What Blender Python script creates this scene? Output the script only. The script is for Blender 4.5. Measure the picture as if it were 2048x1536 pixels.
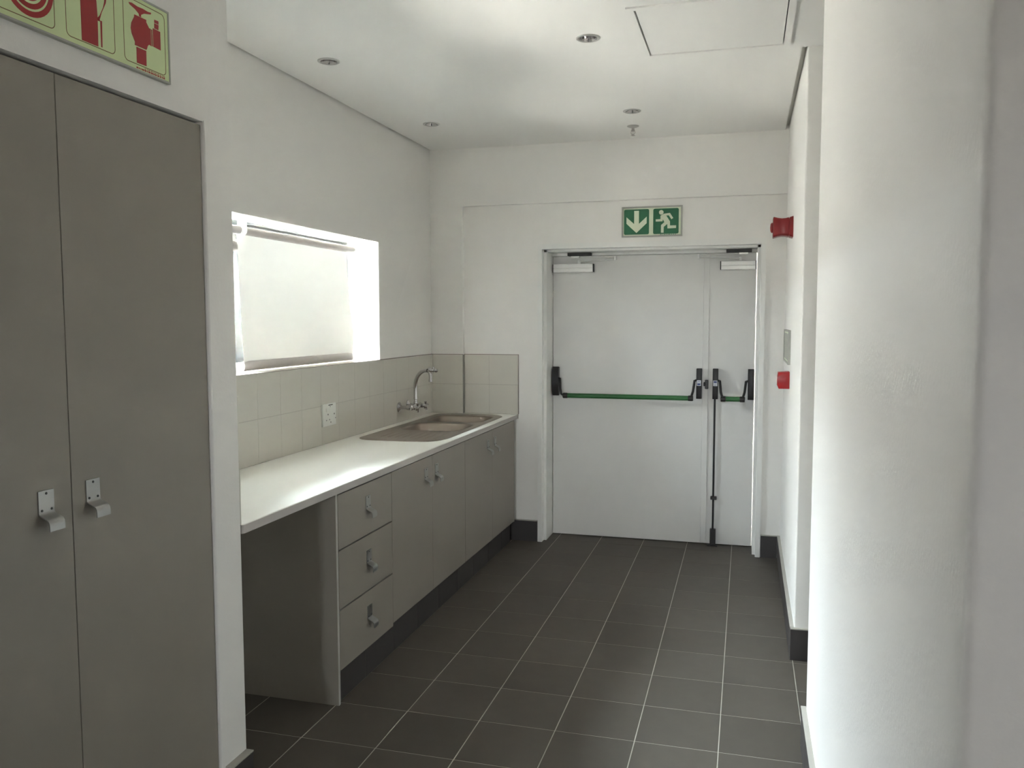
import bpy, bmesh, math, random
from mathutils import Vector, Matrix

random.seed(4)
for o in list(bpy.data.objects):
    bpy.data.objects.remove(o, do_unlink=True)
SC = bpy.context.scene
COL = SC.collection
PI = math.pi

# ------------------------------------------------------------------ camera
yaw, pitch, roll = -0.2719, -0.0763, 0.0018
CAM = Vector((1.586, -3.333, 1.566))
fwd = Vector((math.sin(yaw) * math.cos(pitch), math.cos(yaw) * math.cos(pitch), math.sin(pitch)))
right = Vector((math.cos(yaw), -math.sin(yaw), 0))
down = -right.cross(fwd)
r2 = math.cos(roll) * right + math.sin(roll) * down
d2 = -math.sin(roll) * right + math.cos(roll) * down
cd = bpy.data.cameras.new('camera')
cd.sensor_width = 36.0
cd.lens = 1680.0 / 2048 * 36.0
cd.clip_start = 0.05
cam = bpy.data.objects.new('camera', cd)
M = Matrix((r2, -d2, -fwd)).transposed().to_4x4()
M.translation = CAM
cam.matrix_world = M
COL.objects.link(cam)
SC.camera = cam

# ------------------------------------------------------------------ world, light, exposure
W = bpy.data.worlds.new('world')
SC.world = W
W.use_nodes = True
nt = W.node_tree
nt.nodes.clear()
wo = nt.nodes.new('ShaderNodeOutputWorld')
bg = nt.nodes.new('ShaderNodeBackground')
tc = nt.nodes.new('ShaderNodeTexCoord')
sx = nt.nodes.new('ShaderNodeSeparateXYZ')
mr = nt.nodes.new('ShaderNodeMapRange')
cr = nt.nodes.new('ShaderNodeValToRGB')
nt.links.new(tc.outputs['Generated'], sx.inputs[0])
nt.links.new(sx.outputs['Z'], mr.inputs[0])
mr.inputs[1].default_value = -1.0
mr.inputs[2].default_value = 1.0
nt.links.new(mr.outputs[0], cr.inputs[0])
# hazy bright sky, bluer overhead; below the horizon the colour of sunlit ground
e = cr.color_ramp.elements
e[0].position = 0.49
e[0].color = (0.45, 0.44, 0.41, 1)
e[1].position = 1.0
e[1].color = (0.76, 0.89, 1.0, 1)
x_ = e.new(0.51); x_.color = (0.90, 0.95, 1.0, 1)
nt.links.new(cr.outputs[0], bg.inputs[0])
SKY = 10.5
bg.inputs[1].default_value = SKY
nt.links.new(bg.outputs[0], wo.inputs[0])

def portal(name, loc, rot, sx_, sy_):
    l = bpy.data.lights.new(name, 'AREA')
    l.shape = 'RECTANGLE'
    l.size = sx_
    l.size_y = sy_
    l.cycles.is_portal = True
    o = bpy.data.objects.new(name, l)
    o.location = loc
    o.rotation_euler = rot
    COL.objects.link(o)
    return o
HWX, HWZ, HWW, HWH = 1.3, 1.7, 0.90, 0.46      # unseen opening behind the camera, added and sized for fill light
# portals only guide the sky light through the kitchen window and the added rear opening
portal('kitchen_window_portal', (-0.83, 0.44, 1.69), (0, -PI / 2, 0), 0.76, 2.04)
portal('fill_opening_portal', (HWX, -14.22, HWZ), (PI / 2, 0, 0), HWW, HWH)

sun = bpy.data.lights.new('sun', 'SUN')
sun.energy = 560.0
sun.angle = math.radians(1.0)
sun.color = (1.0, 0.955, 0.885)
suno = bpy.data.objects.new('sun', sun)
# high sun running along the outside of the window wall: it lights the yard, not the room
suno.rotation_euler = (math.radians(3), 0, 0)
COL.objects.link(suno)

SC.view_settings.view_transform = 'Standard'
SC.view_settings.look = 'None'
SC.view_settings.gamma = 1.0
SC.view_settings.use_curve_mapping = False
SC.view_settings.exposure = 4.12
SC.cycles.use_denoising = True
SC.cycles.use_adaptive_sampling = False
SC.cycles.use_guiding = True
SC.cycles.max_bounces = 11
SC.cycles.diffuse_bounces = 7
SC.cycles.transparent_max_bounces = 16
SC.cycles.sample_clamp_indirect = 0.0

# ------------------------------------------------------------------ materials
MATS = {}
def mat(name, color, rough=0.6, metal=0.0, var=0.0, vscale=8.0, bump=0.0, bscale=120.0, spec=0.5, objvar=0.0, coat=0.0):
    m = bpy.data.materials.new(name)
    m.use_nodes = True
    n = m.node_tree
    b = n.nodes['Principled BSDF']
    b.inputs['Base Color'].default_value = (*color, 1)
    b.inputs['Roughness'].default_value = rough
    b.inputs['Metallic'].default_value = metal
    b.inputs['Specular IOR Level'].default_value = spec
    b.inputs['Coat Weight'].default_value = coat
    geo = n.nodes.new('ShaderNodeNewGeometry')
    src = None
    if var > 0 or objvar > 0:
        hsv = n.nodes.new('ShaderNodeHueSaturation')
        hsv.inputs['Color'].default_value = (*color, 1)
        val = n.nodes.new('ShaderNodeMath'); val.operation = 'ADD'
        val.inputs[0].default_value = 1.0
        val.inputs[1].default_value = 0.0
        if var > 0:
            t = n.nodes.new('ShaderNodeTexNoise')
            t.inputs['Scale'].default_value = vscale
            t.inputs['Detail'].default_value = 5
            n.links.new(geo.outputs['Position'], t.inputs['Vector'])
            k = n.nodes.new('ShaderNodeMath'); k.operation = 'MULTIPLY_ADD'
            k.inputs[1].default_value = 2 * var
            k.inputs[2].default_value = 1.0 - var
            n.links.new(t.outputs['Fac'], k.inputs[0])
            n.links.new(k.outputs[0], val.inputs[0])
        if objvar > 0:
            oi = n.nodes.new('ShaderNodeObjectInfo')
            k2 = n.nodes.new('ShaderNodeMath'); k2.operation = 'MULTIPLY_ADD'
            k2.inputs[1].default_value = 2 * objvar
            k2.inputs[2].default_value = -objvar
            n.links.new(oi.outputs['Random'], k2.inputs[0])
            n.links.new(k2.outputs[0], val.inputs[1])
        n.links.new(val.outputs[0], hsv.inputs['Value'])
        n.links.new(hsv.outputs[0], b.inputs['Base Color'])
    if bump > 0:
        t = n.nodes.new('ShaderNodeTexNoise')
        t.inputs['Scale'].default_value = bscale
        t.inputs['Detail'].default_value = 3
        n.links.new(geo.outputs['Position'], t.inputs['Vector'])
        bp = n.nodes.new('ShaderNodeBump')
        bp.inputs['Strength'].default_value = bump
        bp.inputs['Distance'].default_value = 0.002
        n.links.new(t.outputs['Fac'], bp.inputs['Height'])
        n.links.new(bp.outputs[0], b.inputs['Normal'])
    MATS[name] = m
    return m

WALL = mat('wall_paint', (0.81, 0.792, 0.762), 0.55, var=0.02, vscale=2.5, bump=0.25, bscale=90)
CEIL = mat('ceiling_paint', (0.855, 0.842, 0.815), 0.8, var=0.015, vscale=2)
GAPLIGHT = mat('gap_lightener_pale', (0.75, 0.73, 0.68), 0.8, var=0.03, vscale=4)  # pale tone for the added strips that lighten the shadow gaps
DOORP = mat('door_paint', (0.70, 0.69, 0.67), 0.45, var=0.015, vscale=3, bump=0.06, bscale=200)
FRAMEP = mat('frame_paint', (0.79, 0.785, 0.76), 0.4, var=0.01, vscale=4)
TILE = mat('floor_tile', (0.098, 0.084, 0.070), 0.58, var=0.10, vscale=14, bump=0.12, bscale=260, spec=0.3, objvar=0.06)
GROUT = mat('floor_grout', (0.46, 0.43, 0.38), 0.9, var=0.15, vscale=9)
SKIRT = mat('skirting_tile', (0.050, 0.044, 0.043), 0.4, var=0.10, vscale=14, bump=0.1, bscale=260, objvar=0.05)
CAP = mat('tile_edge_trim', (0.42, 0.40, 0.36), 0.7, var=0.08, vscale=20)
CAPG = mat('tile_step_trim', (0.25, 0.24, 0.22), 0.6, var=0.05, vscale=20)
SPLASH = mat('splash_tile', (0.64, 0.615, 0.555), 0.12, var=0.012, vscale=6, objvar=0.012)
SGROUT = mat('splash_grout', (0.47, 0.445, 0.40), 0.9)
BROWN = mat('tile_trim_brown', (0.16, 0.11, 0.10), 0.6)
CAB = mat('cabinet_laminate', (0.27, 0.242, 0.208), 0.42, var=0.03, vscale=5, bump=0.04, bscale=400)
CABIN = mat('cabinet_carcass', (0.12, 0.11, 0.10), 0.7, var=0.03, vscale=5)
CABEDGE = mat('cabinet_edge', (0.42, 0.40, 0.37), 0.5, var=0.03, vscale=5)
TOP = mat('worktop_laminate', (0.88, 0.87, 0.81), 0.28, var=0.012, vscale=7)
TOPEDGE = mat('worktop_edge', (0.44, 0.41, 0.39), 0.5, var=0.02, vscale=7)
STEEL = mat('sink_steel', (0.31, 0.26, 0.22), 0.33, 0.85, var=0.04, vscale=20, bump=0.05, bscale=300)
CHROME = mat('chrome', (0.60, 0.58, 0.575), 0.13, 1.0, var=0.02, vscale=30)
ALU = mat('brushed_aluminium', (0.36, 0.355, 0.345), 0.34, 1.0, var=0.03, vscale=30)
RINGM = mat('satin_nickel', (0.50, 0.49, 0.47), 0.35, 0.6, var=0.03, vscale=30)
SCREW = mat('screw_dark', (0.05, 0.05, 0.05), 0.5, 0.3, var=0.05)
SILVER = mat('silver_paint', (0.84, 0.83, 0.81), 0.38, 0.1, var=0.02, vscale=30)
BLACK = mat('black_plastic', (0.014, 0.012, 0.012), 0.42, var=0.1, vscale=30)
DKGREY = mat('dark_recess', (0.06, 0.06, 0.06), 0.8, var=0.05)
GREEN = mat('bar_green', (0.025, 0.13, 0.035), 0.40, var=0.06, vscale=30)
SIGNG = mat('sign_green', (0.012, 0.13, 0.055), 0.45, var=0.06, vscale=30)
SIGNC = mat('sign_cream', (0.66, 0.72, 0.55), 0.5, var=0.02, vscale=30)
SIGNY = mat('sign_pale_green', (0.66, 0.76, 0.42), 0.5, var=0.03, vscale=20)
SIGNR = mat('sign_red', (0.36, 0.014, 0.014), 0.5, var=0.05, vscale=30)
SIGNL = mat('sign_line', (0.16, 0.09, 0.02), 0.6, var=0.05, vscale=30)
SIGNE = mat('sign_frame', (0.40, 0.40, 0.36), 0.5, 0.2, var=0.03, vscale=20)
RED2 = mat('sounder_red', (0.20, 0.008, 0.009), 0.30, var=0.05, vscale=30)
RED = mat('alarm_red', (0.36, 0.010, 0.012), 0.30, var=0.05, vscale=30)
WPLAST = mat('white_plastic', (0.74, 0.74, 0.70), 0.35, var=0.01, vscale=20)
SLOT = mat('slot_dark', (0.09, 0.085, 0.08), 0.7, var=0.05, vscale=30)
ROLLER = mat('blind_cloth_rolled', (0.60, 0.56, 0.54), 0.8, var=0.03, vscale=40, bump=0.15, bscale=600)
SILLT = mat('sill_tile', (0.70, 0.64, 0.58), 0.3, var=0.02, vscale=10)
STICK = mat('sticker_white', (0.6, 0.62, 0.66), 0.5, var=0.02, vscale=30)
BLUE = mat('sticker_blue', (0.06, 0.08, 0.22), 0.5, var=0.05, vscale=30)
LAMPG = mat('lamp_glass', (0.10, 0.10, 0.10), 0.2, 0.0, var=0.05, vscale=50)

PAVE = mat('yard_paving', (0.56, 0.555, 0.54), 0.9, var=0.08, vscale=1.5)
RENDER = mat('neighbour_render', (0.10, 0.10, 0.105), 0.9, var=0.06, vscale=0.8)

def blind_mat():
    m = bpy.data.materials.new('blind_cloth')
    m.use_nodes = True
    n = m.node_tree
    n.nodes.clear()
    out = n.nodes.new('ShaderNodeOutputMaterial')
    d = n.nodes.new('ShaderNodeBsdfDiffuse'); d.inputs[0].default_value = (0.70, 0.69, 0.65, 1)
    t = n.nodes.new('ShaderNodeBsdfTranslucent'); t.inputs[0].default_value = (0.66, 0.625, 0.57, 1)
    tr = n.nodes.new('ShaderNodeBsdfTransparent'); tr.inputs[0].default_value = (1, 1, 1, 1)
    geo = n.nodes.new('ShaderNodeNewGeometry')
    mp = n.nodes.new('ShaderNodeMapping'); mp.inputs['Scale'].default_value = (1, 5, 0.25)
    no = n.nodes.new('ShaderNodeTexNoise'); no.inputs['Scale'].default_value = 2.2; no.inputs['Detail'].default_value = 2
    n.links.new(geo.outputs['Position'], mp.inputs[0]); n.links.new(mp.outputs[0], no.inputs['Vector'])
    k = n.nodes.new('ShaderNodeMath'); k.operation = 'MULTIPLY_ADD'
    k.inputs[1].default_value = 0.014; k.inputs[2].default_value = BLIND_T - 0.007
    n.links.new(no.outputs['Fac'], k.inputs[0])
    m1 = n.nodes.new('ShaderNodeMixShader')
    n.links.new(k.outputs[0], m1.inputs[0])
    n.links.new(d.outputs[0], m1.inputs[1]); n.links.new(t.outputs[0], m1.inputs[2])
    m2 = n.nodes.new('ShaderNodeMixShader'); m2.inputs[0].default_value = 0.004
    n.links.new(m1.outputs[0], m2.inputs[1]); n.links.new(tr.outputs[0], m2.inputs[2])
    n.links.new(m2.outputs[0], out.inputs[0])
    return m
BLIND_T = 0.026
BLIND = blind_mat()

def glass_mat():
    m = bpy.data.materials.new('window_glass')
    m.use_nodes = True
    n = m.node_tree
    n.nodes.clear()
    out = n.nodes.new('ShaderNodeOutputMaterial')
    tr = n.nodes.new('ShaderNodeBsdfTransparent'); tr.inputs[0].default_value = (0.95, 0.97, 0.96, 1)
    g = n.nodes.new('ShaderNodeBsdfGlossy'); g.inputs['Roughness'].default_value = 0.02
    f = n.nodes.new('ShaderNodeFresnel'); f.inputs[0].default_value = 1.45
    mx = n.nodes.new('ShaderNodeMixShader')
    n.links.new(f.outputs[0], mx.inputs[0]); n.links.new(tr.outputs[0], mx.inputs[1]); n.links.new(g.outputs[0], mx.inputs[2])
    n.links.new(mx.outputs[0], out.inputs[0])
    return m
GLASS = glass_mat()

# ------------------------------------------------------------------ mesh helpers
WP = {}   # world position of each built object's origin

def link(name, me, parent, origin):
    o = bpy.data.objects.new(name, me)
    COL.objects.link(o)
    if parent is not None:
        o.parent = parent
        o.location = origin - WP[parent.name]
    else:
        o.location = origin
    WP[o.name] = origin.copy()
    return o

def obj(name, bm, m, parent=None, origin=None, smooth=30):
    """Link bm (world coordinates) as one mesh object whose origin is its own centre (or the given point)."""
    bmesh.ops.remove_doubles(bm, verts=bm.verts, dist=1e-6)
    bmesh.ops.recalc_face_normals(bm, faces=bm.faces)
    lo = Vector((min(v.co[i] for v in bm.verts) for i in range(3)))
    hi = Vector((max(v.co[i] for v in bm.verts) for i in range(3)))
    if origin is None:
        c = (lo + hi) / 2
        if parent is None:
            c.z = lo.z
    else:
        c = Vector(origin)
    bmesh.ops.translate(bm, verts=bm.verts, vec=-c)
    me = bpy.data.meshes.new(name)
    for f in bm.faces:
        f.smooth = bool(smooth)
    bm.to_mesh(me)
    bm.free()
    if smooth:
        me.set_sharp_from_angle(angle=math.radians(smooth))
    for mm in (m if isinstance(m, (list, tuple)) else [m]):
        me.materials.append(mm)
    return link(name, me, parent, c)

def tag(o, label=None, cat=None, group=None, kind=None):
    if label: o['label'] = label
    if cat: o['category'] = cat
    if group: o['group'] = group
    if kind: o['kind'] = kind
    return o

def thing(name, loc, label, cat, group=None):
    o = bpy.data.objects.new(name, None)
    o.empty_display_size = 0.05
    COL.objects.link(o)
    o.location = loc
    WP[o.name] = Vector(loc)
    return tag(o, label, cat, group)

def struct(name, loc=None, label=None):
    o = bpy.data.objects.new(name, None)
    o.empty_display_size = 0.05
    COL.objects.link(o)
    o.location = loc or (0, 0, 0)
    WP[o.name] = Vector(loc or (0, 0, 0))
    o['kind'] = 'structure'
    if label: o['label'] = label
    return o

def dup(root, loc, label=None, group=None, parent=None):
    """copy a thing (or part) with its parts and sub-parts"""
    def rec(src, par):
        c = src.copy()
        COL.objects.link(c)
        c.parent = par
        for ch in list(src.children):
            rec(ch, c)
        return c
    c = rec(root, parent)
    loc = Vector(loc)
    c.location = loc - (WP[parent.name] if parent else Vector((0, 0, 0)))
    WP[c.name] = loc
    if label: c['label'] = label
    if group: c['group'] = group
    return c

def box(bm, a, b, bev=0.0, seg=1, mi=0):
    (x0, y0, z0), (x1, y1, z1) = a, b
    x0, x1 = min(x0, x1), max(x0, x1)
    y0, y1 = min(y0, y1), max(y0, y1)
    z0, z1 = min(z0, z1), max(z0, z1)
    r = bmesh.ops.create_cube(bm, size=1.0)
    vs = r['verts']
    bmesh.ops.scale(bm, verts=vs, vec=(x1 - x0, y1 - y0, z1 - z0))
    bmesh.ops.translate(bm, verts=vs, vec=((x0 + x1) / 2, (y0 + y1) / 2, (z0 + z1) / 2))
    fs = {f for v in vs for f in v.link_faces}
    for f in fs: f.material_index = mi
    if bev > 0:
        es = list({ed for v in vs for ed in v.link_edges})
        r = bmesh.ops.bevel(bm, geom=es, offset=bev, segments=seg, profile=0.5, affect='EDGES')
        for f in r['faces']: f.material_index = mi
    return bm

def boxo(name, a, b, m, parent=None, bev=0.0, seg=1):
    bm = bmesh.new()
    box(bm, a, b, bev, seg)
    return obj(name, bm, m, parent)

def prism(bm, pts, axis, lo, hi, mi=0):
    """pts: outline in the plane across axis; for axis x: (y,z), y: (x,z), z: (x,y); extruded lo..hi"""
    def P(u, v, w):
        return {'x': (w, u, v), 'y': (u, w, v), 'z': (u, v, w)}[axis]
    A = [bm.verts.new(P(u, v, lo)) for u, v in pts]
    B = [bm.verts.new(P(u, v, hi)) for u, v in pts]
    n = len(pts)
    fs = [bm.faces.new(A), bm.faces.new(B)]
    for i in range(n):
        fs.append(bm.faces.new((A[i], A[(i + 1) % n], B[(i + 1) % n], B[i])))
    for f in fs: f.material_index = mi
    return fs

def holed(bm, outer, holes, axis, lo, hi, mi=0, sides=True):
    """plate with holes: filled outline minus the holes, extruded lo..hi"""
    def P(u, v, w):
        return {'x': (w, u, v), 'y': (u, w, v), 'z': (u, v, w)}[axis]
    for w in (lo, hi):
        es = []
        for loop in [outer] + holes:
            vs = [bm.verts.new(P(u, v, w)) for u, v in loop]
            for i in range(len(vs)):
                es.append(bm.edges.new((vs[i], vs[(i + 1) % len(vs)])))
        r = bmesh.ops.triangle_fill(bm, edges=es, use_beauty=True, use_dissolve=False)
        for g in r['geom']:
            if isinstance(g, bmesh.types.BMFace): g.material_index = mi
    if sides:
        for loop in [outer] + holes:
            n = len(loop)
            for i in range(n):
                (u0, v0), (u1, v1) = loop[i], loop[(i + 1) % n]
                f = bm.faces.new([bm.verts.new(P(*q)) for q in ((u0, v0, lo), (u1, v1, lo), (u1, v1, hi), (u0, v0, hi))])
                f.material_index = mi
    return bm

def rect(a0, b0, a1, b1):
    return [(a0, b0), (a1, b0), (a1, b1), (a0, b1)]

def rrect(a0, b0, a1, b1, r, n=5):
    """rounded rectangle; r a number or four radii (for corners a0b0, a1b0, a1b1, a0b1)"""
    rs = r if isinstance(r, (list, tuple)) else [r] * 4
    out = []
    for (ca, cb, sa, sb, st), rr in zip(((a0, b0, 1, 1, PI), (a1, b0, -1, 1, 1.5 * PI), (a1, b1, -1, -1, 0), (a0, b1, 1, -1, PI / 2)), rs):
        for i in range(n + 1):
            t = st + (PI / 2) * i / n
            out.append((ca + sa * rr + rr * math.cos(t), cb + sb * rr + rr * math.sin(t)))
    return out

def circ(ca, cb, r, n=24, a0=0.0):
    return [(ca + r * math.cos(a0 + 2 * PI * i / n), cb + r * math.sin(a0 + 2 * PI * i / n)) for i in range(n)]

def lathe(bm, prof, base, axis, n=24, mi=0, caps=True):
    """prof: (distance along axis, radius)"""
    ax = Vector(axis).normalized()
    u = ax.orthogonal().normalized()
    v = ax.cross(u)
    base = Vector(base)
    rings = []
    for d, r in prof:
        if r < 1e-6:
            rings.append([bm.verts.new(base + ax * d)])
        else:
            rings.append([bm.verts.new(base + ax * d + (u * math.cos(2 * PI * i / n) + v * math.sin(2 * PI * i / n)) * r) for i in range(n)])
    for a, b in zip(rings, rings[1:]):
        for i in range(n):
            j = (i + 1) % n
            q = [a[i % len(a)], a[j % len(a)], b[j % len(b)], b[i % len(b)]]
            q = list(dict.fromkeys(q))
            if len(q) > 2:
                bm.faces.new(q).material_index = mi
    if caps:
        for rg in (rings[0], rings[-1]):
            if len(rg) > 2:
                bm.faces.new(rg).material_index = mi
    return bm

def tube(bm, pts, r, n=12, mi=0, flat=None):
    """sweep a circle (or an ellipse, flat=(ra, rb, up)) along pts; r a number or one radius per point"""
    pts = [Vector(p) for p in pts]
    rs = r if isinstance(r, (list, tuple)) else [r] * len(pts)
    rings = []
    t0 = (pts[1] - pts[0]).normalized()
    u = Vector(flat[2]) if flat else t0.orthogonal()
    for i, p in enumerate(pts):
        a = pts[max(0, i - 1)]
        b = pts[min(len(pts) - 1, i + 1)]
        t = (b - a).normalized()
        u = (u - t * u.dot(t)).normalized()
        v = t.cross(u)
        ra, rb = (flat[0], flat[1]) if flat else (rs[i], rs[i])
        rings.append([bm.verts.new(p + u * math.cos(2 * PI * k / n) * ra + v * math.sin(2 * PI * k / n) * rb) for k in range(n)])
    for a, b in zip(rings, rings[1:]):
        for k in range(n):
            bm.faces.new((a[k], a[(k + 1) % n], b[(k + 1) % n], b[k])).material_index = mi
    bm.faces.new(rings[0]).material_index = mi
    bm.faces.new(rings[-1]).material_index = mi
    return bm

def bevel_where(bm, cond, w, seg=4):
    bmesh.ops.remove_doubles(bm, verts=bm.verts, dist=1e-6)
    es = [ed for ed in bm.edges if cond(ed.verts[0].co, ed.verts[1].co)]
    if es:
        bmesh.ops.bevel(bm, geom=es, offset=w, segments=seg, profile=0.5, affect='EDGES')

# ================================================================== THE ROOM
ZC = 2.755
XL = -0.590          # face of the window wall
XR = 1.822           # face of the right-hand walls
YB = 2.360           # face of the recessed part of the back wall
YP = -0.985          # far end of the wall with the tall cupboard
XP = 0.015           # face of the wall with the tall cupboard
T = 0.303            # floor tile pitch

# ---- floor: grout bed with single tiles laid on it
floor = boxo('floor', (-0.95, -14.2, -0.06), (3.8, 2.9, -0.0011), GROUT)
floor['kind'] = 'structure'
floor['label'] = 'dark grey square tiled floor with pale grout lines'
tile_cache = {}
def lay_tile(x0, y0, x1, y1):
    w, d = round(x1 - x0, 4), round(y1 - y0, 4)
    if w < 0.02 or d < 0.02: return
    key = (w, d)
    c = Vector(((x0 + x1) / 2, (y0 + y1) / 2, -0.004))
    if key not in tile_cache:
        bm = bmesh.new()
        box(bm, (-w / 2, -d / 2, -0.005), (w / 2, d / 2, 0.004), 0.0007, 1)
        me = bpy.data.meshes.new('tile')
        bm.to_mesh(me); bm.free()
        me.materials.append(TILE)
        tile_cache[key] = me
    link('tile', tile_cache[key], floor, c)
G = 0.0019
def lay_area(xa, ya, xb, yb):
    for i in range(math.floor(xa / T), math.ceil(xb / T)):
        for k in range(math.floor(ya / T), math.ceil(yb / T)):
            lay_tile(max(i * T + G, xa), max(k * T + G, ya), min((i + 1) * T - G, xb), min((k + 1) * T - G, yb))
lay_area(XL + 0.002, YP + 0.002, 6 * T, 2.62)
lay_area(XP + 0.002, -3.64, 6 * T, YP + 0.002)
lay_area(6 * T, -0.165, 3.0, 0.65)
lay_area(6 * T, -3.64, 3.0, -2.345)
# ---- tiles behind the camera, joined
bm = bmesh.new()
for i in range(0, 12):
    for k in range(-47, -12):
        box(bm, (max(i * T, XP) + G, k * T + G, -0.009), ((i + 1) * T - G, (k + 1) * T - G, 0.0))
o = obj('tile_field', bm, TILE, floor, smooth=0)
o['kind'] = 'stuff'

# ---- ceiling board with lamp holes, stopping short of the side walls (shadow gaps)
LAMPS = [(-0.290, 0.265), (-0.285, 1.562), (0.917, 0.277), (0.932, 1.578)]
bm = bmesh.new()
outer = [(XL + 0.014, YP), (XP + 0.0, YP), (XP, -14.0), (3.6, -14.0), (3.6, 0.652), (XR - 0.024, 0.652), (XR - 0.024, YB - 0.02 - 0.0), (XL + 0.014, YB - 0.02)]
HX0, HX1, HY0, HY1 = 1.120, 1.742, -0.024, 0.600
holed(bm, outer, [circ(x, y, 0.040, 20) for x, y in LAMPS] + [rect(HX0 + 0.004, HY0 + 0.004, HX1 - 0.004, HY1 - 0.004)], 'z', ZC, ZC + 0.0125)
ceiling = obj('ceiling', bm, CEIL, smooth=0)
ceiling['kind'] = 'structure'
ceiling['label'] = 'flat white plasterboard ceiling with thin shadow gaps along the walls'
boxo('slab', (-0.95, -14.2, 2.90), (3.8, 2.9, 3.0), CEIL, ceiling)

# added pale strips above the board, lightening the dark shadow gaps
boxo('gap_lightener', (XR - 0.060, 0.652, ZC + 0.028), (XR - 0.0004, YB - 0.04, ZC + 0.045), GAPLIGHT, ceiling)
boxo('gap_lightener', (XL + 0.0004, YP, ZC + 0.028), (XL + 0.060, YB - 0.04, ZC + 0.045), GAPLIGHT, ceiling)

# ---- the yard outside the window: paving, the neighbouring wall, and an added wall that blocks light
tag(boxo('floor_outside', (-14, -16, -0.50), (-0.96, 16, -0.30), PAVE), 'pale paving outside the kitchen window', kind='structure')
tag(boxo('wall_outside', (-2.50, -14, -0.30), (-2.30, 14, 2.20), RENDER), 'rendered boundary wall outside the window', kind='structure')

tag(boxo('wall_light_blocker', (-2.29, -0.95, -0.30), (-0.96, -0.75, 2.6), RENDER), 'added unseen wall outside the window, blocking light from the side', kind='structure')  # unseen wall added to keep window light off the nib

# ---- window wall
WY0, WY1, WZ0, WZ1 = -0.56, 1.440, 1.312, 2.040
bm = bmesh.new()
holed(bm, rect(YP - 0.2, 0, 2.70, 2.90), [rect(WY0, WZ0, WY1, WZ1)], 'x', -0.752, XL)
bevel_where(bm, lambda a, b: abs(a.x - XL) < 1e-4 and abs(b.x - XL) < 1e-4 and
            (abs(a.y - WY1) < 1e-4 and abs(b.y - WY1) < 1e-4 and a.z > 1 and b.z > 1), 0.006, 3)
wl = obj('wall_left', bm, WALL)
tag(wl, 'white plastered wall with the deep window above the worktop', kind='structure')

# ---- back wall: recessed panel around the double door, proud band left and above
DX0, DX1 = 0.189, 1.697
bm = bmesh.new()
holed(bm, [(XL, 0), (DX0 + 0.012, 0), (DX0 + 0.012, 2.072), (DX1 - 0.012, 2.072), (DX1 - 0.012, 0), (2.2, 0), (2.2, 2.90), (XL, 2.90)], [], 'y', YB, 2.66)
prism(bm, [(XL, 0), (-0.352, 0), (-0.352, 2.360), (XR, 2.360), (XR, 2.90), (XL, 2.90)], 'y', 2.322, YB)
wb = obj('wall_back', bm, WALL)
tag(wb, 'white end wall with a shallow recessed panel around the double door', kind='structure')
boxo('lobby_closure', (0.0, 2.70, -0.05), (1.9, 2.72, 2.3), WALL, wb)

# ---- right: end stretch of wall with the alarms, its nib facing the camera
bm = bmesh.new()
box(bm, (XR, 0.652, 0), (3.7, YB, 2.90))
bevel_where(bm, lambda a, b: abs(a.x - XR) < 1e-4 and abs(b.x - XR) < 1e-4 and abs(a.y - 0.652) < 1e-4 and abs(b.y - 0.652) < 1e-4, 0.008)
wr = obj('wall_right', bm, WALL)
tag(wr, 'short white wall beside the double door carrying the red alarm units', kind='structure')

# ---- near pier on the right
bm = bmesh.new()
box(bm, (XR, -2.338, 0), (3.7, -0.170, 2.90))
bevel_where(bm, lambda a, b: abs(a.x - XR) < 1e-4 and abs(b.x - XR) < 1e-4 and abs(a.z - b.z) > 1, 0.016, 5)
wn = obj('wall_near_right', bm, WALL)
tag(wn, 'broad white pier nearest the camera with rounded plaster corners', kind='structure')

# ---- near left: wall with the built-in tall cupboard
CY0, CY1, CZ0, CZ1 = -2.225, -1.116, 0.085, 2.156
bm = bmesh.new()
holed(bm, rect(-14.1, 0, YP, 2.90), [rect(CY0, CZ0, CY1, CZ1)], 'x', -0.570, XP)
bevel_where(bm, lambda a, b: abs(a.x - XP) < 1e-4 and abs(b.x - XP) < 1e-4 and abs(a.y - YP) < 1e-4 and abs(b.y - YP) < 1e-4, 0.007, 4)
bevel_where(bm, lambda a, b: abs(a.x - XP) < 1e-4 and abs(b.x - XP) < 1e-4 and
            abs(a.y - CY1) < 1e-4 and abs(b.y - CY1) < 1e-4, 0.006, 3)
box(bm, (-0.60, -14.1, 0), (-0.571, YP - 0.22, 2.90))
wnl = obj('wall_near_left', bm, WALL)
tag(wnl, 'white wall around the tall grey cupboard under the red fire sign', kind='structure')

# ---- the hall behind the camera
bm = bmesh.new()
holed(bm, rect(-0.6, 0, 3.8, 2.9), [rect(HWX - HWW / 2, HWZ - HWH / 2, HWX + HWW / 2, HWZ + HWH / 2)], 'y', -14.2, -14.0)
tag(obj('wall_rear', bm, WALL), 'plain white wall behind the camera', kind='structure')
bm = bmesh.new()
box(bm, (3.6, -14.0, 0), (3.7, -2.338, 2.90))
box(bm, (3.0, -0.17, 0), (3.1, 0.652, 2.90))
tag(obj('wall_far_right', bm, WALL), 'white wall of the side hall behind the pier', kind='structure')

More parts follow.
